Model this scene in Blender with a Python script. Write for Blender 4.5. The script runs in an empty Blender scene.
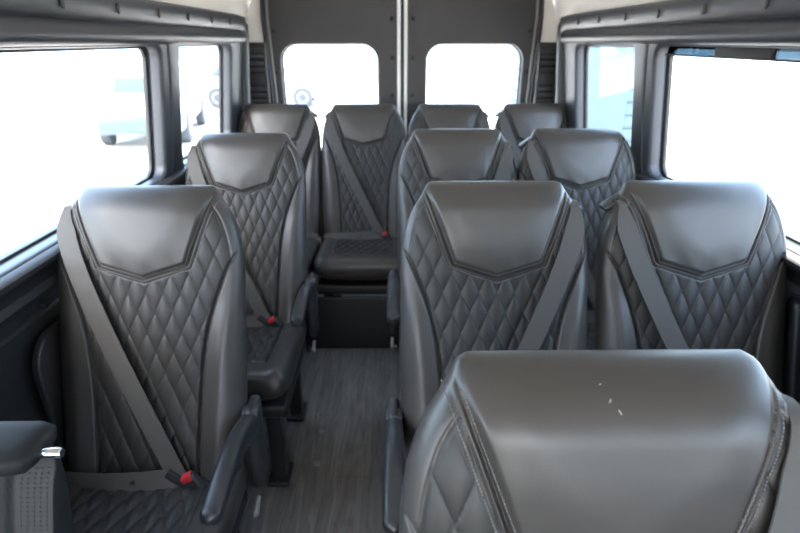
import bpy, bmesh, math, random
import numpy as np
from mathutils import Vector, Matrix

random.seed(4)
rad = math.radians
scene = bpy.context.scene
COL = scene.collection

# ------------------------------------------------------------------ materials
def nt(name):
    m = bpy.data.materials.new(name)
    m.use_nodes = True
    t = m.node_tree
    b = t.nodes.get('Principled BSDF')
    return m, t, b

def simple(name, col, rough=0.5, metal=0.0, bump=0.0, scale=200.0, spec=0.5, emit=None, coat=0.0):
    m, t, b = nt(name)
    b.inputs['Base Color'].default_value = (*col, 1)
    b.inputs['Roughness'].default_value = rough
    b.inputs['Metallic'].default_value = metal
    b.inputs['Specular IOR Level'].default_value = spec
    b.inputs['Coat Weight'].default_value = coat
    if emit:
        b.inputs['Emission Color'].default_value = (*emit[0], 1)
        b.inputs['Emission Strength'].default_value = emit[1]
    if bump > 0:
        tc = t.nodes.new('ShaderNodeTexCoord')
        n = t.nodes.new('ShaderNodeTexNoise')
        n.inputs['Scale'].default_value = scale
        n.inputs['Detail'].default_value = 4
        bp = t.nodes.new('ShaderNodeBump')
        bp.inputs['Strength'].default_value = bump
        bp.inputs['Distance'].default_value = 0.002
        t.links.new(tc.outputs['Object'], n.inputs['Vector'])
        t.links.new(n.outputs['Fac'], bp.inputs['Height'])
        t.links.new(bp.outputs['Normal'], b.inputs['Normal'])
    return m

def leather(name, col, rough=0.42, spec=0.5):
    m, t, b = nt(name)
    b.inputs['Specular IOR Level'].default_value = spec
    tc = t.nodes.new('ShaderNodeTexCoord')
    v = t.nodes.new('ShaderNodeTexVoronoi'); v.inputs['Scale'].default_value = 520
    n = t.nodes.new('ShaderNodeTexNoise'); n.inputs['Scale'].default_value = 14; n.inputs['Detail'].default_value = 5
    mx = t.nodes.new('ShaderNodeMath'); mx.operation = 'MULTIPLY_ADD'
    mx.inputs[1].default_value = 0.35
    bp = t.nodes.new('ShaderNodeBump'); bp.inputs['Strength'].default_value = 0.16; bp.inputs['Distance'].default_value = 0.0012
    t.links.new(tc.outputs['Object'], v.inputs['Vector'])
    t.links.new(tc.outputs['Object'], n.inputs['Vector'])
    t.links.new(v.outputs['Distance'], mx.inputs[0])
    n2 = t.nodes.new('ShaderNodeTexNoise'); n2.inputs['Scale'].default_value = 60; n2.inputs['Detail'].default_value = 3
    t.links.new(tc.outputs['Object'], n2.inputs['Vector'])
    t.links.new(n2.outputs['Fac'], mx.inputs[2])
    t.links.new(mx.outputs[0], bp.inputs['Height'])
    t.links.new(bp.outputs['Normal'], b.inputs['Normal'])
    cr = t.nodes.new('ShaderNodeMapRange')
    cr.inputs['To Min'].default_value = rough - 0.05; cr.inputs['To Max'].default_value = rough + 0.08
    t.links.new(n.outputs['Fac'], cr.inputs['Value'])
    t.links.new(cr.outputs['Result'], b.inputs['Roughness'])
    b.inputs['Base Color'].default_value = (*col, 1)
    return m

def webbing_mat(name, col):
    m, t, b = nt(name)
    tc = t.nodes.new('ShaderNodeTexCoord')
    w = t.nodes.new('ShaderNodeTexWave'); w.inputs['Scale'].default_value = 180
    w.bands_direction = 'DIAGONAL'
    bp = t.nodes.new('ShaderNodeBump'); bp.inputs['Strength'].default_value = 0.25; bp.inputs['Distance'].default_value = 0.001
    t.links.new(tc.outputs['Object'], w.inputs['Vector'])
    t.links.new(w.outputs['Fac'], bp.inputs['Height'])
    t.links.new(bp.outputs['Normal'], b.inputs['Normal'])
    b.inputs['Base Color'].default_value = (*col, 1)
    b.inputs['Roughness'].default_value = 0.6
    b.inputs['Sheen Weight'].default_value = 0.05; b.inputs['Specular IOR Level'].default_value = 0.25
    return m

def plank_mat():
    m, t, b = nt('grey wood plank vinyl')
    tc = t.nodes.new('ShaderNodeTexCoord')
    mp = t.nodes.new('ShaderNodeMapping'); mp.inputs['Rotation'].default_value = (0, 0, rad(90))
    br = t.nodes.new('ShaderNodeTexBrick')
    br.inputs['Scale'].default_value = 1.0
    br.inputs['Brick Width'].default_value = 1.1
    br.inputs['Row Height'].default_value = 0.152
    br.inputs['Mortar Size'].default_value = 0.0012
    br.inputs['Color1'].default_value = (0.5, 0.5, 0.5, 1)
    br.inputs['Color2'].default_value = (0.72, 0.72, 0.72, 1)
    br.inputs['Mortar'].default_value = (0.25, 0.25, 0.25, 1)
    br.offset = 0.37
    st = t.nodes.new('ShaderNodeMapping'); st.inputs['Scale'].default_value = (10, 1.0, 1)
    g = t.nodes.new('ShaderNodeTexNoise'); g.inputs['Scale'].default_value = 3.2; g.inputs['Detail'].default_value = 9
    g.inputs['Roughness'].default_value = 0.7; g.inputs['Distortion'].default_value = 1.4
    cr = t.nodes.new('ShaderNodeValToRGB')
    cr.color_ramp.elements[0].position = 0.32; cr.color_ramp.elements[0].color = (0.075, 0.071, 0.067, 1)
    cr.color_ramp.elements[1].position = 0.70; cr.color_ramp.elements[1].color = (0.25, 0.24, 0.23, 1)
    mul = t.nodes.new('ShaderNodeMix'); mul.data_type = 'RGBA'; mul.blend_type = 'MULTIPLY'; mul.inputs[0].default_value = 0.8
    L = t.links.new
    L(tc.outputs['Object'], mp.inputs['Vector']); L(mp.outputs['Vector'], br.inputs['Vector'])
    L(tc.outputs['Object'], st.inputs['Vector']); L(st.outputs['Vector'], g.inputs['Vector'])
    L(g.outputs['Fac'], cr.inputs['Fac']); L(cr.outputs['Color'], mul.inputs[6]); L(br.outputs['Color'], mul.inputs[7])
    L(mul.outputs[2], b.inputs['Base Color'])
    bp = t.nodes.new('ShaderNodeBump'); bp.inputs['Strength'].default_value = 0.3; bp.inputs['Distance'].default_value = 0.002
    L(g.outputs['Fac'], bp.inputs['Height']); L(bp.outputs['Normal'], b.inputs['Normal'])
    b.inputs['Roughness'].default_value = 0.5
    return m

def glass_mat(name, tint):
    m = bpy.data.materials.new(name); m.use_nodes = True
    t = m.node_tree
    for n in list(t.nodes): t.nodes.remove(n)
    out = t.nodes.new('ShaderNodeOutputMaterial')
    tr = t.nodes.new('ShaderNodeBsdfTransparent'); tr.inputs['Color'].default_value = (*tint, 1)
    gl = t.nodes.new('ShaderNodeBsdfGlossy'); gl.inputs['Roughness'].default_value = 0.02
    fr = t.nodes.new('ShaderNodeLayerWeight'); fr.inputs['Blend'].default_value = 0.5
    pw = t.nodes.new('ShaderNodeMath'); pw.operation = 'POWER'; pw.inputs[1].default_value = 4.5
    sc = t.nodes.new('ShaderNodeMath'); sc.operation = 'MULTIPLY_ADD'; sc.inputs[1].default_value = 0.35; sc.inputs[2].default_value = 0.025
    mx = t.nodes.new('ShaderNodeMixShader')
    t.links.new(fr.outputs['Facing'], pw.inputs[0]); t.links.new(pw.outputs[0], sc.inputs[0])
    t.links.new(sc.outputs[0], mx.inputs[0]); t.links.new(tr.outputs[0], mx.inputs[1]); t.links.new(gl.outputs[0], mx.inputs[2])
    t.links.new(mx.outputs[0], out.inputs[0])
    return m

def ground_mat():
    m, t, b = nt('bright dry concrete')
    tc = t.nodes.new('ShaderNodeTexCoord')
    n = t.nodes.new('ShaderNodeTexNoise'); n.inputs['Scale'].default_value = 0.35; n.inputs['Detail'].default_value = 8
    cr = t.nodes.new('ShaderNodeValToRGB')
    cr.color_ramp.elements[0].position = 0.35; cr.color_ramp.elements[0].color = (0.52, 0.46, 0.39, 1)
    cr.color_ramp.elements[1].position = 0.6; cr.color_ramp.elements[1].color = (0.70, 0.63, 0.54, 1)
    t.links.new(tc.outputs['Object'], n.inputs['Vector']); t.links.new(n.outputs['Fac'], cr.inputs['Fac'])
    t.links.new(cr.outputs['Color'], b.inputs['Base Color'])
    b.inputs['Roughness'].default_value = 0.9
    return m

M = {}
M['leather'] = leather('charcoal leather', (0.042, 0.037, 0.0335), 0.38)
M['quilt'] = leather('quilted charcoal leather', (0.025, 0.0228, 0.021), 0.48, 0.38)
M['vinyl'] = leather('shade darkened vinyl', (0.010, 0.010, 0.010), 0.55, 0.2)  # near-black base puts the shadow over the low seat into its colour
M['shell'] = simple('black moulded plastic shell', (0.020, 0.020, 0.022), 0.45, bump=0.15, scale=500)
M['plastic'] = simple('black plastic', (0.018, 0.018, 0.020), 0.38, bump=0.1, scale=600)
M['guide'] = simple('matt black guide plastic', (0.014, 0.014, 0.014), 0.6, bump=0.1, scale=600, spec=0.12)
M['steel'] = simple('black painted steel', (0.010, 0.010, 0.011), 0.5)
M['webbing'] = webbing_mat('grey seat belt webbing', (0.066, 0.061, 0.056))
M['webbing_dark'] = webbing_mat('dark grey seat belt webbing', (0.020, 0.020, 0.019))
M['thread'] = simple('grey stitching thread', (0.13, 0.125, 0.12), 0.7)
M['red'] = simple('red plastic button', (0.42, 0.02, 0.03), 0.35)
M['beige'] = simple('grey buckle sleeve', (0.20, 0.20, 0.20), 0.5)
M['chrome'] = simple('chrome', (0.75, 0.76, 0.78), 0.15, metal=1.0)
M['trim'] = simple('grey textured trim plastic', (0.030, 0.033, 0.040), 0.40, bump=0.2, scale=450)
M['trim_dark'] = simple('dark grey trim panel', (0.024, 0.023, 0.024), 0.42, bump=0.2, scale=450)
M['door'] = simple('dark grey door lining', (0.034, 0.0325, 0.034), 0.5, bump=0.25, scale=300)
M['cream'] = simple('cream headliner fabric', (0.74, 0.71, 0.67), 0.9, bump=0.3, scale=300)
M['white'] = simple('white painted metal', (0.82, 0.81, 0.79), 0.4)
M['slat'] = simple('grey vent plastic', (0.075, 0.075, 0.08), 0.4)
M['edge'] = simple('grey painted edge', (0.22, 0.21, 0.20), 0.4)
M['rubber'] = simple('black rubber seal', (0.012, 0.012, 0.013), 0.6)
M['glass'] = glass_mat('clear window glass', (0.93, 0.95, 0.97))
M['tint'] = glass_mat('blue tinted glass', (0.20, 0.245, 0.27))
M['floor'] = plank_mat()
M['ground'] = ground_mat()
M['lever'] = simple('grey plastic lever', (0.16, 0.16, 0.16), 0.4)
M['carpaint'] = simple('pale blue grey car paint', (0.22, 0.27, 0.30), 0.35, coat=0.4)
M['carpaint2'] = simple('white car paint', (0.75, 0.76, 0.78), 0.35, coat=0.4)
M['carglass'] = simple('dark car glass', (0.06, 0.085, 0.10), 0.15)
M['tyre'] = simple('tyre rubber', (0.06, 0.07, 0.08), 0.8)
M['siding'] = simple('pale teal metal siding', (0.062, 0.10, 0.11), 0.6)
M['roofing'] = simple('grey roofing', (0.2, 0.2, 0.21), 0.8)
M['scuff'] = simple('pale scuff', (0.35, 0.34, 0.33), 0.8)
M['asphalt'] = simple('dark grey awning', (0.03, 0.035, 0.04), 0.7)

# ------------------------------------------------------------------ helpers
def link(name, me, mat=None, parent=None):
    o = bpy.data.objects.new(name, me)
    COL.objects.link(o)
    if mat is not None and len(me.materials) == 0:
        me.materials.append(mat)
    if parent is not None:
        o.parent = parent
    return o

def tag(o, label=None, cat=None, group=None, kind=None):
    if label: o['label'] = label
    if cat: o['category'] = cat
    if group: o['group'] = group
    if kind: o['kind'] = kind
    return o

def empty(name, loc, rz=0.0):
    o = bpy.data.objects.new(name, None); COL.objects.link(o)
    o.location = loc; o.rotation_euler = (0, 0, rz); o.empty_display_size = 0.1
    return o

def mesh(name, verts, faces, smooth=True, sharp=0.6):
    me = bpy.data.meshes.new(name)
    me.from_pydata([tuple(v) for v in verts], [], [tuple(f) for f in faces])
    bm = bmesh.new(); bm.from_mesh(me)
    bmesh.ops.recalc_face_normals(bm, faces=bm.faces)
    bm.to_mesh(me); bm.free()
    if smooth:
        me.polygons.foreach_set('use_smooth', [True] * len(me.polygons))
        me.set_sharp_from_angle(angle=sharp)
    me.update()
    return me

class MB:
    """collects boxes, tubes and lathed solids into one mesh"""
    def __init__(self): self.v = []; self.f = []
    def add(self, vs, fs):
        k = len(self.v)
        self.v += [tuple(p) for p in vs]; self.f += [tuple(i + k for i in f) for f in fs]
        return self
    def box(self, c, s, bev=0.004, rot=None):
        bm = bmesh.new(); bmesh.ops.create_cube(bm, size=1.0)
        for v in bm.verts: v.co = Vector((v.co.x * s[0], v.co.y * s[1], v.co.z * s[2]))
        if bev > 0:
            bmesh.ops.bevel(bm, geom=list(bm.edges), offset=min(bev, min(s) * 0.45), segments=3, profile=0.5, affect='EDGES')
        if rot is not None: bmesh.ops.transform(bm, matrix=rot.to_4x4(), verts=bm.verts)
        bmesh.ops.translate(bm, vec=Vector(c), verts=bm.verts)
        bm.verts.index_update()
        self.add([v.co.copy() for v in bm.verts], [[v.index for v in f.verts] for f in bm.faces]); bm.free()
        return self
    def sweep(self, path, hw, hh, up=(0, 0, 1), n=20, p=3.0):
        """rounded-section bar along a path; hw and hh are half width and half height (numbers or lists)"""
        P = [Vector(q) for q in path]; m = len(P)
        if not hasattr(hw, '__len__'): hw = [hw] * m
        if not hasattr(hh, '__len__'): hh = [hh] * m
        vs = []; up = Vector(up)
        for i in range(m):
            t = (P[min(i + 1, m - 1)] - P[max(i - 1, 0)]).normalized()
            a = t.cross(up).normalized(); b = a.cross(t).normalized()
            for k in range(n):
                th = 2 * math.pi * k / n
                cx = math.copysign(abs(math.cos(th)) ** (2 / p), math.cos(th)); cy = math.copysign(abs(math.sin(th)) ** (2 / p), math.sin(th))
                vs.append(P[i] + a * (hw[i] * cx) + b * (hh[i] * cy))
        fs = [[i * n + k, i * n + (k + 1) % n, (i + 1) * n + (k + 1) % n, (i + 1) * n + k] for i in range(m - 1) for k in range(n)]
        fs += [list(range(n))[::-1], [(m - 1) * n + k for k in range(n)]]
        return self.add(vs, fs)
    def lathe(self, prof, c, axis='z', n=24):
        """prof: (radius, height) pairs"""
        vs = []
        for r, h in prof:
            for k in range(n):
                a = 2 * math.pi * k / n
                q = (r * math.cos(a), r * math.sin(a), h)
                if axis == 'x': q = (q[2], q[0], q[1])
                if axis == 'y': q = (q[0], q[2], q[1])
                vs.append((q[0] + c[0], q[1] + c[1], q[2] + c[2]))
        m = len(prof)
        fs = [[i * n + k, i * n + (k + 1) % n, (i + 1) * n + (k + 1) % n, (i + 1) * n + k] for i in range(m - 1) for k in range(n)]
        fs += [list(range(n))[::-1], [(m - 1) * n + k for k in range(n)]]
        return self.add(vs, fs)
    def me(self, name, sharp=0.6): return mesh(name, self.v, self.f, True, sharp)
    def build(self, name, mat, parent=None, sharp=0.6): return link(name, self.me(name, sharp), mat, parent)

def rrect(x0, y0, x1, y1, r, n=8):
    pts = []
    for cx, cy, a0 in ((x1 - r, y1 - r, 0), (x0 + r, y1 - r, 90), (x0 + r, y0 + r, 180), (x1 - r, y0 + r, 270)):
        for k in range(n + 1):
            a = rad(a0 + 90 * k / n); pts.append((cx + r * math.cos(a), cy + r * math.sin(a)))
    return pts

def plate(outlines, depth, bev, fmap, name='plate'):
    """flat plate with holes and rounded edges; fmap sends (a, b, c) to the place in the van"""
    cu = bpy.data.curves.new('tmp', 'CURVE'); cu.dimensions = '2D'; cu.fill_mode = 'BOTH'
    cu.extrude = depth / 2 - bev; cu.bevel_depth = bev; cu.bevel_resolution = 3; cu.offset = -bev
    for pts in outlines:
        sp = cu.splines.new('POLY'); sp.points.add(len(pts) - 1)
        for q, p in zip(sp.points, pts): q.co = (p[0], p[1], 0, 1)
        sp.use_cyclic_u = True
    ob = bpy.data.objects.new('tmp', cu); COL.objects.link(ob)
    dg = bpy.context.evaluated_depsgraph_get(); dg.update()
    me = bpy.data.meshes.new_from_object(ob.evaluated_get(dg))
    vs = [fmap(*v.co) for v in me.vertices]; fs = [list(p.vertices) for p in me.polygons]
    bpy.data.objects.remove(ob); bpy.data.curves.remove(cu); bpy.data.meshes.remove(me)
    bm = bmesh.new()
    bv = [bm.verts.new(v) for v in vs]
    for f in fs:
        try: bm.faces.new([bv[i] for i in f])
        except ValueError: pass
    bmesh.ops.remove_doubles(bm, verts=bm.verts, dist=1e-5)
    bmesh.ops.recalc_face_normals(bm, faces=bm.faces)
    out = bpy.data.meshes.new(name); bm.to_mesh(out); bm.free()
    out.polygons.foreach_set('use_smooth', [True] * len(out.polygons)); out.set_sharp_from_angle(angle=0.5)
    return out

def extrude_y(profile, y0, y1, name, closed=True, steps=1):
    """closed profile of (x, z) points run along y"""
    n = len(profile); vs = []
    for i in range(steps + 1):
        y = y0 + (y1 - y0) * i / steps
        vs += [(x, y, z) for x, z in profile]
    fs = [[i * n + k, i * n + (k + 1) % n, (i + 1) * n + (k + 1) % n, (i + 1) * n + k] for i in range(steps) for k in range(n)]
    fs += [list(range(n)), [steps * n + k for k in range(n)][::-1]]
    return mesh(name, vs, fs, True, 0.7)

# ------------------------------------------------------------------ the seat: lofted leather with seams
def sstep(x): x = np.clip(x, 0, 1); return x * x * (3 - 2 * x)
def gauss(d, w): return np.exp(-(d / w) ** 2)
def smooth_interp(x, xs, ys):
    xs = np.array(xs, float); ys = np.array(ys, float)
    h = np.diff(xs); dl = np.diff(ys) / h
    m = np.zeros_like(ys); m[0] = dl[0]; m[-1] = dl[-1]
    for i in range(1, len(xs) - 1):
        if dl[i - 1] * dl[i] > 0: m[i] = 2 / (1 / dl[i - 1] + 1 / dl[i])
    i = np.clip(np.searchsorted(xs, x) - 1, 0, len(h) - 1)
    t = (x - xs[i]) / h[i]
    t = np.clip(t, 0, 1)
    return ((2 * t**3 - 3 * t**2 + 1) * ys[i] + (t**3 - 2 * t**2 + t) * h[i] * m[i] + (-2 * t**3 + 3 * t**2) * ys[i + 1] + (t**3 - t**2) * h[i] * m[i + 1])

L_BACK = 0.76
HR = 0.088                                            # roll radius at the top
W_S = [0, .1, .3, .5, .57, .62, .66, .69, .715, .735, .752, .76]
W_V = [.222, .233, .2385, .2385, .2365, .230, .219, .206, .190, .179, .170, .158]
BX_S = [0, .1, .2, .3, .36, .42, .5, .56, .60, .76]
BX_V = [.128, .130, .134, .142, .150, .163, .190, .215, .245, .60]
def w_back(s): return smooth_interp(s, W_S, W_V)
def cap(s, L, r): return np.sqrt(np.clip(1 - (np.clip(s - (L - r), 0, r) / r) ** 2.7, 0, 1))
def tf_back(s): return (0.052 + 0.010 * sstep((s - .45) / .2) + 0.012 * sstep((.25 - s) / .25)) * cap(s, L_BACK, HR)
def tb_back(s): return 0.045 * cap(s, L_BACK, HR) * (0.75 + 0.25 * sstep(s / .2))

def head_d(x, s, k=.005):
    ax = np.abs(x)
    x1, s1, x2, s2 = .1745, .735, .110, .552
    dx, ds = x1 - x2, s1 - s2; ln = math.hypot(dx, ds)
    dside = ((x1 - ax) * ds - (s1 - s) * dx) / ln     # positive inside
    dv = .034; lnv = math.hypot(x2, dv)
    s_v = s2 - dv * (1 - ax / x2) ** 1.0
    dbot = (s - s_v) * x2 / lnv
    h = np.clip(.5 + .5 * (dbot - dside) / k, 0, 1)
    return dbot * (1 - h) + dside * h - k * h * (1 - h)

def d_back(x, s):
    """height added to the smooth front of the backrest"""
    w = w_back(s); ax = np.abs(x)
    dh = head_d(x, s)
    xb = smooth_interp(s, BX_S, BX_V)
    db = (ax - xb) * 0.93
    dw = (w_back(s + .004) - w_back(s - .004)) / .008
    de = (w - ax) / np.sqrt(1 + dw * dw)              # distance from the outline
    u = x / .0445 + (s + .03) / .102; v = x / .0445 - (s + .03) / .102
    q = (np.abs(np.sin(np.pi * u)) * np.abs(np.sin(np.pi * v)))
    qn = 0.0080 * q ** 0.24 - 0.0040
    inq = sstep(-db / .004) * sstep((de - .021) / .003) * sstep(-(dh + .010) / .004)
    D = qn * inq
    bol = sstep(db / .05) * 0.016 * sstep(.62 / .62 - 0 * s) * sstep((.60 - s) / .12)
    D = D + bol + 0.004 * (1 - inq) * sstep(-dh / .012)
    D = D - 0.013 * gauss(db, .0034) * sstep((.63 - s) / .03) * sstep((-dh - .004) / .01)
    D = D - 0.007 * gauss(de - .0215, .0026) * sstep((s - .555) / .02) * sstep((-dh - .006) / .006)
    # head pad
    hd = sstep((dh + .001) / .013)
    D = D * (1 - sstep((dh + .004) / .006)) + hd * 0.013 + 0.008 * sstep((head_d(x, s, .09) + .022) / .085)
    D = D - 0.0080 * gauss(dh + .0005, .0026) - 0.0060 * gauss(dh + .0100, .0024) + .002 * gauss(dh + .0052, .003)
    # soft creases of the stretched leather under the V and near the seams
    D = D + 0.0010 * np.sin(x * 95 + s * 30) * sstep(dh / .01) * sstep((.05 - dh) / .05)
    return D

def front_back(x, s):
    w = w_back(s); g = np.clip(np.abs(x) / w, 0, 1)
    P = 3.6
    base = (1 - g ** P) ** (1 / P)
    edge = np.clip(1 - g ** 8, 0, 1)
    return tf_back(s) * base + d_back(x, s) * edge * np.sqrt(sstep((L_BACK - s) / .085))

L_CUSH = 0.50
def w_cush(s): return smooth_interp(s, [0, .05, .4, .46, .49, .50], [.225, .232, .238, .230, .215, .200])
def d_cush(x, s):
    ax = np.abs(x); db = ax - .155
    u = x / .046 + s / .105; v = x / .046 - s / .105
    q = (np.abs(np.sin(np.pi * u)) * np.abs(np.sin(np.pi * v)))
    inq = sstep(-db / .004) * sstep((.40 - s) / .006)
    D = (0.009 * q ** .42 - .003) * inq + 0.018 * sstep(db / .05) - 0.007 * gauss(db, .0035) * sstep((.405 - s) / .01)
    D = D - 0.006 * gauss(s - .40, .0035) * sstep((.158 - ax) / .01)
    return D
def front_cush(x, s):
    w = w_cush(s); g = np.clip(np.abs(x) / w, 0, 1); P = 4.5
    return 0.060 * cap(s, L_CUSH, .055) * (1 - g ** P) ** (1 / P) + d_cush(x, s) * np.clip(1 - g ** 8, 0, 1) * sstep((L_CUSH - s) / .045)

def ref_section(P, w, T, N):
    t = np.linspace(0, np.pi, 4001)
    x = np.sign(np.cos(t)) * np.abs(np.cos(t)) ** (2 / P); n = np.abs(np.sin(t)) ** (2 / P)
    L = np.concatenate([[0], np.cumsum(np.hypot(np.diff(x * w), np.diff(n * T)))])
    k = np.interp(np.linspace(0, L[-1], N), L, x)
    return np.clip(k, -1, 1)

def loft(L, r, w, front, back, P, nf, nb, step, mapping, classify, names):
    """closes front and back surfaces into one skin and cuts it into parts along its seams"""
    s_lin = np.linspace(0, L - r, int((L - r) / step) + 1)[:-1]
    th = np.linspace(0, np.pi / 2, 36)
    s = np.concatenate([s_lin, L - r + r * np.sin(th)]); s[-1] = L - 1e-6
    gf = ref_section(P, .238, .06, nf)                # +1 .. -1
    gb = -ref_section(3.0, .238, .05, nb)[1:-1]       # -1 .. +1
    W = w(s)
    X = np.concatenate([gf[None, :] * W[:, None], gb[None, :] * W[:, None]], 1)
    S = np.repeat(s[:, None], X.shape[1], 1)
    N = np.zeros_like(X)
    N[:, :nf] = front(X[:, :nf], S[:, :nf])
    N[:, nf:] = back(X[:, nf:], S[:, nf:])
    V = mapping(X, S, N)                              # (ns, nt, 3)
    ns, ntt = X.shape
    dt = np.roll(V, -1, 1) - np.roll(V, 1, 1)
    dsv = np.gradient(V, s, axis=0)
    nr = np.cross(dt, dsv); ln = np.linalg.norm(nr, axis=2, keepdims=True); nr = nr / np.maximum(ln, 1e-12)
    cen = V.mean((0, 1))
    if ((V[ns // 2, nf // 2] - cen) * nr[ns // 2, nf // 2]).sum() < 0: nr = -nr
    nr[-1] = nr[-2]
    idx = np.arange(ns * ntt).reshape(ns, ntt)
    a = idx[:-1, :]; b = np.roll(idx, -1, 1)[:-1, :]; c = np.roll(idx, -1, 1)[1:, :]; d = idx[1:, :]
    Q = np.stack([a, d, c, b], -1).reshape(-1, 4)
    xc = (X[:-1] + np.roll(X, -1, 1)[:-1]).reshape(-1) / 2
    sc = (S[:-1] + S[1:]).reshape(-1) / 2
    col = np.tile(np.arange(ntt), ns - 1)
    isf = col < nf - 1
    cls = classify(xc, sc, isf)
    V = V.reshape(-1, 3); nr = nr.reshape(-1, 3)
    # orientation
    fn = np.cross(V[Q[:, 1]] - V[Q[:, 0]], V[Q[:, 2]] - V[Q[:, 0]])
    if (fn * nr[Q[:, 0]]).sum() < 0: Q = Q[:, ::-1]
    out = {}
    for i, nm in enumerate(names):
        q = Q[cls == i]
        if nm == 'shell' or nm == names[-1]:
            pass
        used, inv = np.unique(q, return_inverse=True)
        q2 = inv.reshape(-1, 4)
        me = bpy.data.meshes.new(nm)
        me.vertices.add(len(used)); me.vertices.foreach_set('co', V[used].astype(np.float32).ravel())
        me.loops.add(len(q2) * 4); me.loops.foreach_set('vertex_index', q2.astype(np.int32).ravel())
        me.polygons.add(len(q2)); me.polygons.foreach_set('loop_start', np.arange(0, len(q2) * 4, 4, dtype=np.int32))
        me.polygons.foreach_set('use_smooth', np.ones(len(q2), bool))
        me.update(calc_edges=True)
        me.normals_split_custom_set_from_vertices([tuple(v) for v in nr[used]])
        out[nm] = me
    return out

RECL = rad(20); Z0 = 0.437
def map_back(X, S, N, L=None):
    return np.stack([X, S * math.sin(RECL) - N * math.cos(RECL), Z0 + S * math.cos(RECL) + N * math.sin(RECL)], -1)
def map_cush(X, S, N):
    tilt = rad(4)
    return np.stack([X, .03 - S * math.cos(tilt) - N * math.sin(tilt) * 0, .40 + S * math.sin(tilt) + N], -1)
def mb(x, s, n): return Vector((x, s * math.sin(RECL) - n * math.cos(RECL), Z0 + s * math.cos(RECL) + n * math.sin(RECL)))

def cls_back(x, s, isf):
    c = np.zeros(len(x), int)                         # 0 outer cover
    w = w_back(s); dw = (w_back(s + .004) - w_back(s - .004)) / .008
    de = (w - np.abs(x)) / np.sqrt(1 + dw * dw)
    xb = smooth_interp(s, BX_S, BX_V); dh = head_d(x, s)
    bol = isf & (np.abs(x) > xb) & (s < .63) & (w - np.abs(x) > .002)
    c[bol & (x < 0)] = 2; c[bol & (x > 0)] = 3
    qm = isf & (np.abs(x) <= xb) & ((de > .0215) | (s < .55)) & (dh < -.0095)
    c[qm] = 1
    c[isf & (dh >= -.0095) & (s < L_BACK - .0)] = 4
    return c
back_parts = loft(L_BACK, HR, w_back, front_back, lambda x, s: -tb_back(s) * (1 - np.clip(np.abs(x) / w_back(s), 0, 1) ** 3.0) ** (1 / 3.0),
                  3.6, 214, 50, .0026, map_back, cls_back, ['cover', 'quilted_panel', 'bolL', 'bolR', 'headrest'])
def cls_cush(x, s, isf):
    c = np.zeros(len(x), int)
    c[isf & (np.abs(x) < .155) & (s < .40)] = 1
    return c
cush_parts = loft(L_CUSH, .055, w_cush, front_cush, lambda x, s: -0.062 * cap(s, L_CUSH, .055) * (1 - np.clip(np.abs(x) / w_cush(s), 0, 1) ** 3.0) ** (1 / 3.0),
                  4.5, 150, 30, .004, map_cush, cls_cush, ['cushion', 'quilt'])
for k, m in (('cover', 'leather'), ('quilted_panel', 'quilt'), ('bolL', 'leather'), ('bolR', 'leather'), ('headrest', 'leather')):
    back_parts[k].materials.append(M[m])
cush_parts['cushion'].materials.append(M['leather']); cush_parts['quilt'].materials.append(M['quilt'])

# stitches beside the seams of the head pad and shoulders
def stitch_mesh():
    rows = []
    x1, s1, x2, s2, dv = .1745, .728, .110, .552, .034
    for off in (0.0045, -0.014):
        for sg in (-1, 1):
            a = Vector((sg * (x1 - off * 1.0), s1)); b = Vector((sg * (x2 - off * .9), s2 + off * .55)); c = Vector((0, s2 - dv + off))
            rows.append([a, b]); rows.append([b, c])
    V = MB()
    for r in rows:
        ln = (r[1] - r[0]).length; n = int(ln / .0042); d = (r[1] - r[0]) / n
        for i in range(n):
            p0 = r[0] + d * (i + .18); p1 = r[0] + d * (i + .82)
            nn = [float(front_back(np.array([p.x]), np.array([p.y]))[0]) + .0003 for p in (p0, p1)]
            A = mb(p0.x, p0.y, nn[0]); B = mb(p1.x, p1.y, nn[1])
            t = (B - A).normalized(); up = Vector((0, -math.cos(RECL), math.sin(RECL))); sd = t.cross(up).normalized()
            h = .0008
            vs = [A - sd * h - up * h, A + sd * h - up * h, A + sd * h + up * h, A - sd * h + up * h,
                  B - sd * h - up * h, B + sd * h - up * h, B + sd * h + up * h, B - sd * h + up * h]
            V.add(vs, [(0, 1, 2, 3), (7, 6, 5, 4), (0, 4, 5, 1), (1, 5, 6, 2), (2, 6, 7, 3), (3, 7, 4, 0)])
    return V.me('stitching')
ST = stitch_mesh(); ST.materials.append(M['thread'])

def ribbon(points, sides, name, th=.0014):
    """flat webbing: centre points, half width vectors"""
    n = len(points); vs = []
    for i in range(n):
        t = (points[min(i + 1, n - 1)] - points[max(i - 1, 0)]).normalized()
        nn = t.cross(sides[i]).normalized() * th
        p = points[i]; s = sides[i]
        vs += [p - s - nn * .3, p - s * .97 + nn, p + s * .97 + nn, p + s - nn * .3, p + s * .97 - nn, p - s * .97 - nn]
    fs = [[i * 6 + k, i * 6 + (k + 1) % 6, (i + 1) * 6 + (k + 1) % 6, (i + 1) * 6 + k] for i in range(n - 1) for k in range(6)]
    fs += [list(range(6))[::-1], [(n - 1) * 6 + k for k in range(6)]]
    return mesh(name, vs, fs, True, 0.9)

def hull_up(t, y):
    pts = list(zip(t, y)); h = []
    for p in pts:
        while len(h) >= 2 and (h[-1][1] - h[-2][1]) * (p[0] - h[-2][0]) <= (p[1] - h[-2][1]) * (h[-1][0] - h[-2][0]): h.pop()
        h.append(p)
    return np.interp(t, [a for a, b in h], [b for a, b in h])

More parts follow.
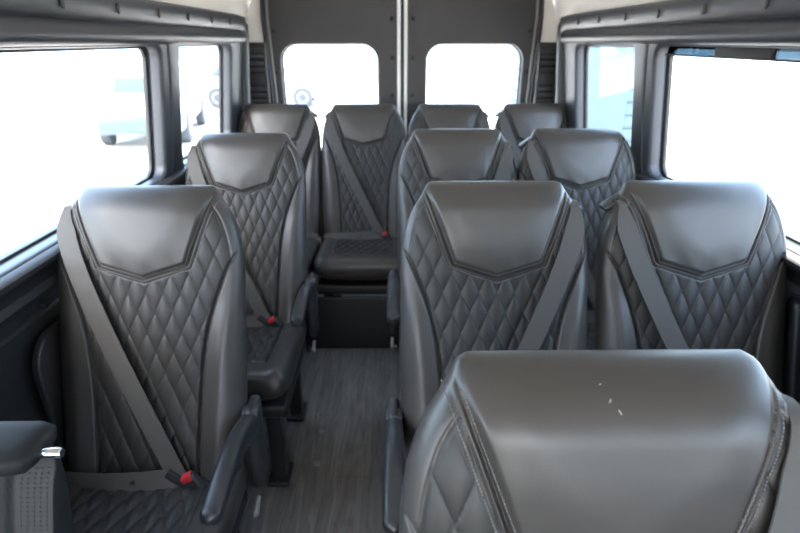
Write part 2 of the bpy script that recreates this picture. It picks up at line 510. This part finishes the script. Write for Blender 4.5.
def belt_mesh(sg, name='shoulder_belt'):
    """shoulder webbing from shoulder side sg down to the buckle on the other side, then the lap webbing back"""
    a = Vector((sg * .203, .682)); b = Vector((-sg * .088, .024))
    d = b - a; pr = Vector((-d.y, d.x)).normalized() * .0235
    T = np.linspace(0, 1, 80); H = []; Q = []
    K = [Vector((sg * .193, .690)), Vector((sg * .194, .63)), Vector((sg * .184, .56)), b]
    def bez(t):
        m = 1 - t; return K[0] * m**3 + K[1] * 3 * m * m * t + K[2] * 3 * m * t * t + K[3] * t**3
    for t in T:
        q = bez(t); tg = (bez(min(1, t + .01)) - bez(max(0, t - .01))).normalized()
        if t > .35: tg = (b - bez(.35)).normalized() * min(1, (t - .35) / .3) + tg * (1 - min(1, (t - .35) / .3)); tg.normalize()
        hw = .0105 + .0140 * min(1, t / .25)
        pr = Vector((-tg.y, tg.x)) * hw; Q.append((q, pr))
        hs = []
        for k in (-1, -.5, 0, .5, 1):
            e = q + pr * k
            e.x = max(-.232, min(.232, e.x))
            ww = float(w_back(np.array([e.y]))[0])
            if abs(e.x) > ww * .97: e.x = math.copysign(ww * .97, e.x)
            hs.append(float(front_back(np.array([e.x]), np.array([e.y]))[0]))
        H.append(max(hs) + .004)
    H[-1] = max(H[-1], .098)
    H = hull_up(T, H)
    pr0 = Q[0][1]; s0 = mb(pr0.x, pr0.y, 0) - mb(0, 0, 0)
    pts = [mb(sg * .194, .708, .000), mb(sg * .194, .708, .022), mb(sg * .194, .701, H[0] * .85)]
    sds = [s0 * 1.0, s0 * 1.0, s0 * 1.0]
    for (q, pr), h in zip(Q, H):
        pts.append(mb(q.x, q.y, h)); sds.append(mb(pr.x, pr.y, 0) - mb(0, 0, 0))
    return ribbon(pts, sds, name), pts[-1], d

def lap_mesh(sg, name='lap_belt'):
    pts = []; sds = []
    for t in np.linspace(0, 1, 30):
        x = -sg * .092 + sg * .315 * t
        s = .022 - .016 * t
        n = .098 + .012 * math.sin(math.pi * t) - .03 * t ** 3
        pts.append(mb(x, s, n)); sds.append(mb(0, .023, -.004) - mb(0, 0, 0))
    return ribbon(pts, sds, name)

belts = {}
for sg in (-1, 1):
    me, endp, dd = belt_mesh(sg); me.materials.append(M['webbing'])
    lp = lap_mesh(sg); lp.materials.append(M['webbing'])
    tg = MB()                                         # latch plate at the end of both webbings
    ax = math.atan2(dd.x * 1.0, -dd.y)
    r = Matrix.Rotation(-RECL, 3, 'X') @ Matrix.Rotation(ax, 3, 'Y')
    tg.box(endp + Vector((0, -.004, -.004)), (.060, .012, .024), .004, Matrix.Rotation(-RECL, 3, 'X') @ Matrix.Rotation(-sg * rad(35), 3, 'Y'))
    tm = tg.me('latch_plate'); tm.materials.append(M['plastic'])
    bk = MB(); c = endp + Vector((-sg * .040, -.004, -.018))
    rr = Matrix.Rotation(-sg * rad(-28), 3, 'Y')
    bk.box(c, (.038, .022, .062), .006, rr); bm_ = bk.me('buckle'); bm_.materials.append(M['plastic'])
    rb = MB(); rb.box(c + rr @ Vector((0, -.003, .026)), (.028, .022, .018), .003, rr); rm = rb.me('release_button'); rm.materials.append(M['red'])
    sl = MB(); sl.box(c + rr @ Vector((0, .0, -.060)), (.030, .016, .075), .006, rr); sm = sl.me('buckle_strap'); sm.materials.append(M['beige'])
    gd = MB()
    gp = mb(sg * .200, .706, -.004)
    gd.box(gp, (.058, .040, .014), .005, Matrix.Rotation(-sg * rad(-38), 3, 'Y'))
    gd.box(gp + Vector((-sg * .026, -.006, .010)), (.012, .034, .018), .004)
    gm = gd.me('belt_guide'); gm.materials.append(M['plastic'])
    bt = MB(); bx, bs = sg * .02, .016
    q = mb(bx, bs, .098 + .012 * math.sin(math.pi * .36) - .0014 + .004)
    bt.lathe([(.006, .002), (.006, -.001), (.004, -.0025), (.001, -.0025)], q, 'y', 16)
    btm = bt.me('belt_button'); btm.materials.append(M['plastic'])
    belts[sg] = (me, lp, tm, bm_, rm, sm, gm, btm)

def arm_mesh():
    """long tapering arm, pivot at the backrest, tip towards the front of the seat"""
    path = []; hw = []; hh = []
    for t in np.linspace(0, 1, 40):
        y = .025 - .350 * t
        z = .572 + .030 * math.sin(math.pi * min(t * 1.1, 1)) + .035 * t
        e = min(1, math.sqrt(max(0, 1 - max(0, (t - .93) / .07) ** 2)) + .02) * min(1, math.sqrt(max(0, 1 - max(0, (.05 - t) / .05) ** 2)) + .05)
        path.append((0, y, z)); hw.append(.0235 * e); hh.append((.034 - .016 * t) * e)
    m = MB(); m.sweep(path, hw, hh, n=28, p=2.8)
    return m.me('armrest', 1.2)
ARM = arm_mesh(); ARM.materials.append(M['plastic'])
def arm_up_mesh():
    path = []; hw = []; hh = []
    for t in np.linspace(0, 1, 30):
        e = min(1, math.sqrt(max(0, 1 - max(0, (t - .9) / .1) ** 2)) + .02)
        path.append((0, .035 + .09 * t, .56 + .33 * t)); hw.append(.018 * e); hh.append((.036 - .010 * t) * e)
    m = MB(); m.sweep(path, hw, hh, up=(0, 1, 0), n=24, p=2.8)
    return m.me('folded_armrest', 1.2)
ARMUP = arm_up_mesh(); ARMUP.materials.append(M['plastic'])

b = MB(); b.box((0, .045, .49), (.030, .085, .26), .012); b.lathe([(.001, -.02), (.03, -.02), (.034, -.012), (.034, .012), (.03, .02), (.001, .02)], (0, .03, .585), 'x', 24)
BRK = b.me('armrest_bracket'); BRK.materials.append(M['shell'])
b = MB(); b.box((0, -.22, .325), (.45, .46, .05), .012); b.box((0, .0, .345), (.42, .05, .05), .01); FRM = b.me('seat_frame'); FRM.materials.append(M['steel'])
def leg(y):
    b = MB(); b.box((0, y, .165), (.05, .055, .30), .006); b.box((0, y, .010), (.075, .11, .018), .004)
    m = b.me('leg'); m.materials.append(M['steel']); return m
LEGF, LEGR = leg(-.40), leg(-.04)
b = MB()
b.sweep([(0, -.02, .36), (0, -.03, .352), (0, -.045, .342), (0, -.058, .338), (0, -.065, .337)], [.007, .008, .010, .011, .006], [.006, .006, .007, .008, .005], up=(1, 0, 0), n=12)
LEV = b.me('recline_lever', 1.2); LEV.materials.append(M['lever'])
b = MB()                                              # moulded back shell
b.box((0, .0, .40), (.40, .10, .06), .02)
HNG = b.me('hinge_cover'); HNG.materials.append(M['shell'])

def make_seat(loc, belt_side, arms, label, group, legs=(-.17, .17), armup=None, dz=0.0, lever=None, stitches=True, rz=0.0, lapbelt=True):
    root = empty('passenger_seat', loc, rz)
    tag(root, label, 'seat', group)
    def part(name, me, x=0.0, z=dz, p=root):
        o = link(name, me, None, p); o.location = (x, 0, z); return o
    part('backrest_cover', back_parts['cover'])
    part('quilted_panel', back_parts['quilted_panel'])
    part('side_bolster', back_parts['bolL']); part('side_bolster', back_parts['bolR'])
    hr = part('headrest', back_parts['headrest'])
    if stitches: part('stitching', ST, 0, 0, hr)
    cu = part('seat_cushion', cush_parts['cushion']); part('quilted_top', cush_parts['quilt'], 0, 0, cu)
    part('seat_frame', FRM, 0, 0); part('hinge_cover', HNG)
    for x in legs:
        part('leg', LEGF, x, 0); part('leg', LEGR, x, 0)
    if belt_side:
        me, lp, tm, bm_, rm, sm, gm, btm = belts[belt_side]
        sb = part('shoulder_belt', me); tag(sb, 'grey webbing strap')
        lb_ = part('lap_belt', lp); part('belt_button', btm, 0, 0, lb_)
        part('latch_plate', tm)
        bk = part('buckle', bm_); rbn = part('release_button', rm, 0, 0, bk); tag(rbn, 'red button'); part('buckle_strap', sm, 0, 0, bk)
        part('belt_guide', gm)
    for x in arms:
        part('armrest', ARM, x); part('armrest_bracket', BRK, x)
    if armup: part('armrest', ARMUP, armup); 
    if lever: part('recline_lever', LEV, lever)
    return root

AR = .256
G2 = 'passenger seats in four rows'
R = 1.0
make_seat((-.692, 1.115, 0), -1, [AR], 'single quilted black seat left of the aisle, belt buckled across it, nearest of that side', G2, lever=.262, dz=-.02)
make_seat((-.648, 1.915, 0), -1, [AR], 'single black quilted seat left of the aisle, just in front of the back row', G2, lever=.262, dz=-.012)
make_seat((.195, 1.07, 0), 1, [-AR], 'aisle seat of the middle pair right of the aisle, strap from its window-side shoulder', G2, lever=-.262)
make_seat((.70, 1.07, 0), -1, [], 'black leather seat against the large right window, strap over its aisle-side shoulder', G2, armup=.257)
make_seat((.195, 1.91, 0), 1, [-AR], 'aisle seat of the pair just in front of the back row, right of the aisle', G2, lever=-.262, dz=.004)
make_seat((.673, 1.91, 0), -1, [], 'window seat of the pair in front of the back row, beside the small right window', G2, dz=.004)
# the nearest seat and its neighbour by the window
s1 = make_seat((.182, .265, 0), 1, [-AR], 'largest nearest black leather seat at the bottom right, seen mostly as its headrest', G2, lever=-.262)
make_seat((.72, .265, 0), -1, [], 'black leather seat cut off by the bottom right corner, beside the nearest seat', G2)
# back row
GB = 'back row of four seats'
bl = ['leftmost seat of the back row, in the corner by the small left window', 'back row seat left of the door gap, belt crossing to a red buckle',
      'back row seat right of the door gap, mostly hidden behind other seats', 'rightmost seat of the back row, in the corner beside the right vent strip']
for x, sg, lb in zip((-.705, -.222, .260, .743), (1, -1, 1, -1), bl):
    make_seat((x, 2.87, 0), sg, [], lb, GB, legs=(-.17, .17))

# scuffs on the nearest head pad
b = MB()
for (x, s, l, a) in ((-.020, .722, .010, .5), (-.012, .712, .012, -.4), (-.026, .736, .006, 1.2)):
    n = float(front_back(np.array([x]), np.array([s]))[0])
    b.box(mb(x, s, n + .0002), (.0013, .0006, l * .45), .0002, Matrix.Rotation(-RECL - .5, 3, 'X') @ Matrix.Rotation(a, 3, 'Y'))
sc_ = b.build('scuff_marks', M['scuff'], [c for c in s1.children if c.name.startswith('headrest')][0])
tag(sc_, 'tiny pale scuffs')

# ------------------------------------------------------------------ low seat at the left front, seen from its shoulder
LOWL = 0.60
def w_low(s): return smooth_interp(s, [0, .1, .3, .45, .52, .56, .585, .60], [.190, .200, .205, .203, .196, .184, .168, .140])
def f_low(x, s):
    g = np.clip(np.abs(x) / w_low(s), 0, 1)
    return .06 * cap(s, LOWL, .06) * (1 - g ** 3) ** (1 / 3) - .004 * gauss(np.abs(x) - .16, .003) * sstep((LOWL - s) / .05)
low = loft(LOWL, .06, w_low, f_low, lambda x, s: -.045 * cap(s, LOWL, .06) * (1 - np.clip(np.abs(x) / w_low(s), 0, 1) ** 3) ** (1 / 3), 3.0, 120, 40, .006, map_back,
           lambda x, s, isf: np.zeros(len(x), int), ['low_back'])['low_back']
low.materials.append(M['vinyl'])
lr = empty('jump_seat', (-.705, .375, 0))
tag(lr, 'low dark seat cut off by the bottom left corner, ribbed strap hanging from its shoulder', 'seat')
link('backrest', low, None, lr)
o = link('seat_cushion', cush_parts['cushion'], None, lr); o2 = link('quilted_top', cush_parts['quilt'], None, o)
link('seat_frame', FRM, None, lr)
for x in (-.17, .17):
    q = link('leg', LEGF, None, lr); q.location.x = x
    q = link('leg', LEGR, None, lr); q.location.x = x
b = MB()
cx, cy, cz = .178, .150, 1.026
b.sweep([(cx - .058, cy - .01, cz), (cx - .054, cy - .01, cz), (cx - .04, cy - .01, cz), (cx + .02, cy - .01, cz), (cx + .036, cy - .01, cz - .001), (cx + .042, cy - .01, cz - .002)],
        [.028, .036, .040, .040, .036, .026], [.010, .014, .016, .016, .014, .009], n=28, p=3)
b.build('belt_guide', M['guide'], lr, 1.2)
b = MB(); b.lathe([(.001, -.016), (.0055, -.016), (.0065, -.014), (.0065, .014), (.0055, .016), (.001, .016)], (cx + .052, cy - .018, cz - .002), 'x', 20)
tag(b.build('guide_pin', M['chrome'], lr), 'chrome pin')
b = MB(); b.lathe([(.001, -.02), (.0055, -.02), (.0065, -.018), (.0065, .018), (.0055, .02), (.001, .02)], (cx - .072, cy - .030, cz - .014), 'x', 20)
tag(b.build('guide_pin', M['chrome'], lr), 'chrome pin')
pts = [Vector((cx + .016, cy + .02, cz - .004)), Vector((cx + .018, cy + .005, cz - .010))]; sds = [Vector((.0235, 0, 0))] * 2
def lowp(t, off=0.0):
    sv = .568 - .53 * t; return mb(cx + .020 - .010 * t + off, sv, float(f_low(np.array([cx * .8]), np.array([sv]))[0]) + .006)
for t in np.linspace(0, 1, 40):
    pts.append(lowp(t)); sds.append(Vector((.0235, 0, 0)))
rbm = ribbon(pts, sds, 'shoulder_belt'); rbm.materials.append(M['webbing_dark']); link('shoulder_belt', rbm, None, lr)
b = MB()
for k in range(5):
    for i in range(90):
        t = i / 90
        p = lowp(t, -.016 + .008 * k) + Vector((0, -.0016, .0006))
        b.box(p, (.0022, .0006, .0018), 0)
b.build('belt_ribbing', M['webbing_dark'], lr)

# ------------------------------------------------------------------ the van shell
YF, YB = -1.5, 3.21
b = MB(); b.box((0, (YF + 3.7) / 2, -.02), (2.02, 3.7 - YF, .04), .002)
tag(b.build('floor', M['floor']), kind='structure')

def side_x(z): return .985 - .125 * max(0, z - .95) - .02 * max(0, .5 - z)
HOLES = [(-1.35, .22), (.42, 2.035), (2.195, 2.93)]
ZW0, ZW1 = 1.0, 1.462
for side, sg in (('left', -1), ('right', 1)):
    # window frame panel with its openings
    outl = [rrect(YF, .972, YB, 1.60, .028)] + [rrect(a, ZW0, c, ZW1, .045) for a, c in HOLES]
    me = plate(outl, .050, .014, lambda a, c, d: (sg * (side_x(c) - .025 + d), a, c), 'wall')
    w = link('wall_' + side, me, M['trim']); tag(w, kind='structure')
    # lower lining: sill, ledge and grooves
    prof = [(1.02, .0), (.955, .0), (.958, .10), (.978, .13), (.980, .30), (.980, .78), (.966, .815), (.966, .828), (.972, .835), (.972, .865), (.965, .878), (.940, .890),
            (.930, .905), (.934, .925), (.962, .938), (.962, .955), (.940, .966), (.912, .973), (.908, .984), (.916, .992), (.950, .997), (1.02, .997)]
    me = extrude_y([(sg * x, z) for x, z in prof], YF, YB, 'lower_lining')
    lw = link('lower_lining', me, M['trim_dark'], w)
    # header roll and band above the windows
    sec = [(.95, 1.604), (.860, 1.604), (.848, 1.599), (.843, 1.588), (.848, 1.540), (.856, 1.533), (.860, 1.528), (.852, 1.523), (.838, 1.510), (.832, 1.494), (.838, 1.478), (.852, 1.469), (.868, 1.468), (.880, 1.472), (.95, 1.480)]
    vs = []; n = len(sec); ys = [YF, 3.00, 3.06, 3.10, 3.125, 3.14]; sh = [1, 1, .96, .82, .55, .1]
    for y, k in zip(ys, sh):
        for i, (x, z) in enumerate(sec):
            if i < 6: z -= .045 * (1 - k) ** 1.5
            if i >= 6: x = .872 - (.872 - x) * k if x < .872 else x
            vs.append((sg * x, y, z))
    fs = [[i * n + k, i * n + (k + 1) % n, (i + 1) * n + (k + 1) % n, (i + 1) * n + k] for i in range(len(ys) - 1) for k in range(n)]
    fs += [list(range(n)), [(len(ys) - 1) * n + k for k in range(n)][::-1]]
    hd = link('header_roll', mesh('header_roll', vs, fs, True, .9), M['trim'], w)
    # frame end column
    b = MB(); b.sweep([(sg * .925, 3.165, .95), (sg * .915, 3.165, 1.2), (sg * .888, 3.165, 1.50), (sg * .880, 3.155, 1.55), (sg * .89, 3.13, 1.585)], [.045, .045, .045, .042, .03], [.036] * 3 + [.034, .025], up=(0, 1, 0), n=20, p=3.2)
    b.build('end_column', M['trim'], w, 1.0)
    # dark screw slots in the band, and on the pillar
    for y in (1.15, 1.42, 1.70, 1.99, 2.27, 2.56, 2.84):
        b = MB(); b.sweep([(sg * .8425, y, 1.550), (sg * .8435, y, 1.560), (sg * .843, y, 1.566), (sg * .8425, y, 1.574), (sg * .8425, y, 1.578)], [.004, .009, .010, .009, .004], .003, up=(1, 0, 0), n=12, p=2)
        b.build('screw_slot', M['rubber'], hd)
    for z in (1.16, 1.36):
        b = MB(); b.lathe([(.001, -.004), (.008, -.004), (.0075, .0), (.004, .003), (.001, .003)], (sg * (side_x(z) - .05), 2.145, z), 'x', 16)
        b.build('screw_slot', M['rubber'], w)
    # raised pillar cover between the two windows
    b = MB()
    b.sweep([(sg * (side_x(z) - .046), 2.145 + .0 * z, z) for z in (1.0, 1.02, 1.1, 1.2, 1.3, 1.4, 1.47)], [.074, .060, .052, .050, .050, .052, .062], .010, up=(sg, 0, 0), n=24, p=4)
    b.build('pillar_cover', M['trim'], w, 1.0)
    # windows: rubber frame and glass
    for i, (a, c) in enumerate(HOLES):
        k = (0 if sg < 0 else 3) + i + 1
        me = plate([rrect(a - .03, ZW0 - .03, c + .03, ZW1 + .03, .07), rrect(a + .004, ZW0 + .004, c - .004, ZW1 - .008, .045)], .016, .004,
                   lambda p, q, d: (sg * (side_x(q) + .012 + d), p, q), 'window')
        wf = link('window_%d' % k, me, M['trim_dark']); tag(wf, kind='structure')
        vs = []
        for (p, q) in ((a - .02, ZW0 - .02), (c + .02, ZW0 - .02), (c + .02, ZW1 + .02), (a - .02, ZW1 + .02)):
            vs += [(sg * (side_x(q) + .016), p, q), (sg * (side_x(q) + .020), p, q)]
        me = mesh('pane', vs, [(0, 2, 4, 6), (7, 5, 3, 1), (0, 1, 3, 2), (2, 3, 5, 4), (4, 5, 7, 6), (6, 7, 1, 0)], False)
        link('window_pane', me, M['glass'], wf)
# tinted band and black latch block along the top of the large right window
wf = bpy.data.objects['window_5']
b = MB(); b.box((.905, 1.22, 1.448), (.004, 1.55, .028), 0); b.build('tinted_band', M['tint'], wf)
b = MB(); b.box((.903, 1.22, 1.434), (.012, 1.57, .005), .001); b.build('rail', M['rubber'], wf)
b = MB(); b.box((.900, 1.56, 1.449), (.014, .26, .030), .004); b.build('latch_block', M['rubber'], wf)
# rounded pocket cover and knob on the left lining
me = plate([rrect(1.12, .30, 1.75, .80, .09)], .02, .006, lambda a, c, d: (-.945 + d * 1.0, a, c), 'access_panel')
o = link('access_panel', me, M['trim_dark'], bpy.data.objects['wall_left'])
b = MB(); b.lathe([(.001, -.012), (.008, -.012), (.010, -.004), (.010, .004), (.007, .012), (.001, .012)], (-.966, 1.24, .850), 'x', 20)
b.build('coat_knob', M['plastic'], bpy.data.objects['wall_left'])

# roof lining: side coving to ceiling
prof = []
outer = []
for k in range(25):
    a = math.pi * k / 24
    ca, sa = math.cos(a), math.sin(a)
    x = .915 * math.copysign(abs(ca) ** (2 / 4.0), ca); z = 1.595 + .36 * abs(sa) ** (2 / 2.6)
    prof.append((x, z)); outer.append((x * 1.05, 1.595 + (z - 1.595) * 1.08))
me = extrude_y(prof + outer[::-1], YF, 3.72, 'ceiling')
tag(link('ceiling', me, M['cream']), kind='structure')

# back wall round the doors
DY = 3.555
out = [(-.99, .0), (.99, .0), (.99, 1.0), (.93, 1.6), (.80, 1.86), (.4, 1.95), (-.4, 1.95), (-.80, 1.86), (-.93, 1.6), (-.99, 1.0)]
hole = rrect(-.825, .03, .825, 1.84, .10)
me = plate([out, hole], .05, .008, lambda a, c, d: (a, 3.50 + d, c), 'wall_back')
wb = link('wall_back', me, M['cream']); tag(wb, kind='structure')
for sg in (-1, 1):
    # vent strip beside the door
    v = empty('trim_%d' % (1 if sg < 0 else 2), (sg * .868, 3.40, 1.10)); tag(v, kind='structure')
    b = MB(); b.box((0, .0, -.02), (.125, .03, .78), .008)
    b.build('vent_backing', M['rubber'], v)
    b = MB()
    b.box((-.054, -.018, -.02), (.012, .012, .70), .004); b.box((.054, -.018, -.02), (.012, .012, .70), .004)
    b.box((0, -.018, .325), (.120, .012, .030), .004); b.box((0, -.018, .165), (.100, .010, .06), .003)
    b.build('vent_frame', M['door'], v)
    for i in range(18):
        z = .292 - i * .036
        if abs(z - .165) < .03: continue
        b = MB(); b.box((0, -.020, z), (.092, .022, .016), .004, Matrix.Rotation(rad(20), 3, 'X'))
        b.build('vent_slat', M['slat'], v)
    q = link('trim_%d' % (3 if sg < 0 else 4), MB().box((sg * .955, 3.345, .725), (.03, .33, 1.45), .004).me('quarter_panel'), M['trim_dark']); tag(q, kind='structure')
    link('upper_panel', MB().box((sg * .94, 3.345, 1.545), (.03, .33, .19), .004).me('upper_panel'), M['cream'], q)
    # rubber door seal and painted edge
    b = MB()
    pth = [(sg * .800, 3.462, .06), (sg * .800, 3.462, .9), (sg * .812, 3.462, 1.3), (sg * .822, 3.462, 1.6), (sg * .815, 3.462, 1.76), (sg * .77, 3.462, 1.83)]
    b.sweep(pth, .011, .012, up=(0, 1, 0), n=14, p=2)
    b.build('door_seal', M['rubber'], wb)
    b = MB(); b.sweep([(x - sg * .020, y + .030, z) for x, y, z in pth], .008, .008, up=(0, 1, 0), n=12, p=3)
    b.build('door_opening_edge', M['edge'], wb)

# unseen cab end with the windscreen opening, added to block low front light
me = plate([[(-.99, .0), (.99, .0), (.99, 1.0), (.93, 1.6), (.80, 1.86), (.4, 1.95), (-.4, 1.95), (-.80, 1.86), (-.93, 1.6), (-.99, 1.0)], rrect(-.80, 1.02, .80, 1.70, .10)], .05, .008, lambda a, c, d: (a, YF - .03 + d, c), 'wall_front')
tag(link('wall_front', me, M['trim_dark']), kind='structure')

# rear doors
for i, sg in enumerate((-1, 1)):
    x0, x1 = sorted((sg * .030, sg * .87))
    wx0, wx1 = sorted((sg * .150, sg * .748))
    me = plate([rrect(x0, .005, x1, 1.90, .05), rrect(wx0, .82, wx1, 1.462, .10, 12)], .05, .012, lambda a, c, d: (a, DY + d, c), 'door')
    d = link('door_%d' % (i + 1), me, M['door']); tag(d, kind='structure')
    me = plate([rrect(wx0 - .02, .80, wx1 + .02, 1.482, .12, 12), rrect(wx0 + .006, .826, wx1 - .006, 1.456, .095, 12)], .012, .003, lambda a, c, d_: (a, DY + .034 + d_, c), 'window')
    wf = link('window_%d' % (7 + i), me, M['rubber']); tag(wf, kind='structure')
    b = MB(); b.box(((wx0 + wx1) / 2, DY + .036, 1.14), (wx1 - wx0 + .03, .004, .67), 0)
    b.build('window_pane', M['glass'], wf)
    # white painted edge facing the gap
    b = MB(); b.box((sg * .0215, DY - .002, .95), (.020, .046, 1.78), .004); b.build('door_edge', M['white'], d)
    for (x, z) in ((.062, 1.60), (.062, 1.38), (.062, 1.16), (.775, 1.53), (.775, 1.30)):
        b = MB(); b.lathe([(.001, .0), (.013, .0), (.012, -.004), (.005, -.008), (.001, -.008)], (sg * x, DY - .025, z), 'y', 16)
        b.build('trim_clip', M['rubber'], d)
b = MB(); b.box((0, DY - .010, .95), (.022, .03, 1.80), .006)
g = b.build('trim_5', M['rubber']); tag(g, kind='structure')

# bench plinth under the back row
b = MB(); b.box((.015, 2.402, .149), (1.86, .018, .296), .006)
tag(b.build('bench_fascia', M['steel']), 'black kick panel along the floor below the back row of seats', 'panel')

# floor anchors and clips
b = MB(); b.lathe([(.012, 0), (.012, .003), (.009, .005), (.001, .005)], (0, 0, 0)); AN = b.me('floor_bolt'); AN.materials.append(M['lever'])
for (x, y, lb) in ((-.36, 1.76, 'small metal bolt in the aisle floor, the one farther down the aisle'), (-.356, 1.575, 'small metal bolt in the aisle floor, the one nearer the camera')):
    o = link('floor_bolt', AN); o.location = (x, y, 0.0); tag(o, lb, 'bolt', 'bolts in the aisle floor')
b = MB(); b.sweep([(0, 0, .0), (0, 0, .012), (.002, -.004, .028), (.006, -.01, .036)], [.011, .011, .010, .006], [.006, .006, .006, .005], up=(0, 1, 0), n=12); CL = b.me('floor_clip'); CL.materials.append(M['lever'])
for (x, y, lb) in ((-.50, 2.37, 'pale plastic clip standing on the floor at the left front of the kick panel'), (-.055, 2.37, 'pale plastic clip standing on the floor at the right end of the aisle')):
    o = link('floor_clip', CL); o.location = (x, y, 0.0); tag(o, lb, 'clip', 'clips at the end of the aisle')

# ------------------------------------------------------------------ outside
GZ = -.62
b = MB(); b.box((0, 10, GZ - .05), (120, 120, .1), 0)
tag(b.build('ground', M['ground']), kind='structure')

def make_car(loc, rz, paint, label):
    r = empty('parked_car', loc, rz); tag(r, label, 'car')
    prof = [(-2.2, .32), (-2.25, .55), (-2.2, .78), (-1.9, .86), (-1.15, .92), (-.55, 1.0), (1.6, 1.0), (2.1, .95), (2.2, .75), (2.2, .35)]
    me = plate([prof], 1.76, .10, lambda a, c, d: (d, a, c), 'car_body'); link('car_body', me, paint, r)
    prof = [(-1.15, .90), (-.45, 1.46), (.9, 1.50), (1.55, 1.38), (1.95, .95)]
    me = plate([prof], 1.5, .08, lambda a, c, d: (d * (1 - .12 * max(0, c - .95)), a, c), 'cabin'); cb = link('cabin', me, paint, r)
    for sx in (-1, 1):
        for (p) in ([(-.85, 1.0), (-.38, 1.37), (.22, 1.40), (.22, 1.0)], [(.30, 1.0), (.30, 1.40), (.9, 1.40), (1.35, 1.30), (1.62, 1.0)]):
            me = plate([p], .02, .004, lambda a, c, d: (sx * .742 + d, a, c), 'side_window'); link('side_window', me, M['carglass'], cb)
        for y in (-1.4, 1.4):
            b = MB(); b.lathe([(.20, -.11), (.31, -.11), (.34, -.08), (.34, .08), (.31, .11), (.20, .11)], (sx * .80, y, .34), 'x', 32)
            wl = b.build('wheel', M['tyre'], r)
            b = MB(); b.lathe([(.001, 0), (.06, 0), (.19, -.02), (.20, .0), (.20, .02), (.001, .02)], (sx * .90, y, .34), 'x', 24); b.build('hub_cap', M['lever'], wl)
    for (y, s_) in ((-.80, -1), (1.76, 1)):
        b = MB(); b.box((0, y + .0, 1.19), (1.30, .03, .46), .01, Matrix.Rotation(rad(-51 if s_ < 0 else 40), 3, 'X')); b.build('windscreen', M['carglass'], cb)
    for sx in (-1, 1):
        if sx > 0: b = MB(); b.box((0, -2.235, .50), (1.45, .05, .34), .02); b.build('grille', M['carglass'], r)
        b = MB(); b.box((sx * .62, -2.22, .70), (.34, .06, .14), .02); b.build('headlamp', M['white'], r)
        b = MB(); b.box((sx * .66, 2.19, .82), (.26, .05, .16), .02); b.build('tail_lamp', M['red'], r)
    return r
make_car((-5.75, 13.4, GZ), rad(12), M['carpaint'], 'pale blue parked car outside the large left window')
make_car((-4.5, 19.5, GZ), rad(92), M['carpaint2'], 'washed out white parked car seen through the left rear door window')

# metal clad shed behind the van on the right
sh = empty('storage_shed', (3.25, 10.2, GZ)); tag(sh, 'pale teal metal sided shed outside the small right window', 'building')
b = MB(); b.box((0, 0, 1.7), (1.7, 3.0, 3.4), .02); b.build('wall', M['siding'], sh)
b = MB()
for i in range(17): b.box((-.865, 0, .1 + .2 * i), (.03, 3.02, .17), .008); b.box((0, -1.515, .1 + .2 * i), (1.72, .03, .17), .008)
b.build('siding_boards', M['siding'], sh)
b = MB(); b.box((0, 0, 3.46), (1.9, 3.2, .12), .03); b.build('roof', M['roofing'], sh)
b = MB(); b.box((-.1, -1.55, 1.0), (.9, .05, 2.0), .01); b.build('shed_door', M['siding'], sh)

# ------------------------------------------------------------------ light
w = bpy.data.worlds.new('sky'); scene.world = w; w.use_nodes = True
t = w.node_tree; bg = t.nodes['Background']
sky = t.nodes.new('ShaderNodeTexSky')
try:
    sky.sky_type = 'NISHITA'; sky.sun_disc = False; sky.sun_elevation = rad(42); sky.sun_rotation = rad(200); sky.air_density = 1.0; sky.dust_density = 3.0
except Exception: pass
mixn = t.nodes.new('ShaderNodeMix'); mixn.data_type = 'RGBA'; mixn.inputs[0].default_value = 0.62
mulv = t.nodes.new('ShaderNodeMix'); mulv.data_type = 'RGBA'; mulv.blend_type = 'MULTIPLY'; mulv.inputs[0].default_value = 1.0
mulv.inputs[7].default_value = (.26, .26, .26, 1)
t.links.new(sky.outputs[0], mulv.inputs[6]); t.links.new(mulv.outputs[2], mixn.inputs[6])
mixn.inputs[7].default_value = (0.58, 0.79, 1.0, 1)
t.links.new(mixn.outputs[2], bg.inputs['Color'])
bg.inputs['Strength'].default_value = 11.0

sun = bpy.data.lights.new('sun', 'SUN'); sun.energy = 24; sun.angle = rad(2); sun.color = (1, .90, .78)
so = bpy.data.objects.new('sun', sun); COL.objects.link(so); so.rotation_euler = (rad(38), 0, rad(170))

# ------------------------------------------------------------------ camera
cam = bpy.data.cameras.new('camera'); co = bpy.data.objects.new('camera', cam); COL.objects.link(co)
co.location = (-.06, 0, 1.48); co.rotation_euler = (rad(90 - 22.98), 0, rad(-.75))
cam.lens = 533 * 36 / 800; cam.sensor_width = 36; cam.clip_start = .02; cam.clip_end = 300
cam.dof.use_dof = True; cam.dof.focus_distance = 0.88; cam.dof.aperture_fstop = 4.8
scene.camera = co
scene.view_settings.view_transform = 'Standard'; scene.view_settings.look = 'None'
scene.view_settings.gamma = 1; scene.view_settings.use_curve_mapping = False
scene.view_settings.exposure = 0.0
scene.cycles.max_bounces = 10; scene.cycles.diffuse_bounces = 6; scene.cycles.transparent_max_bounces = 12
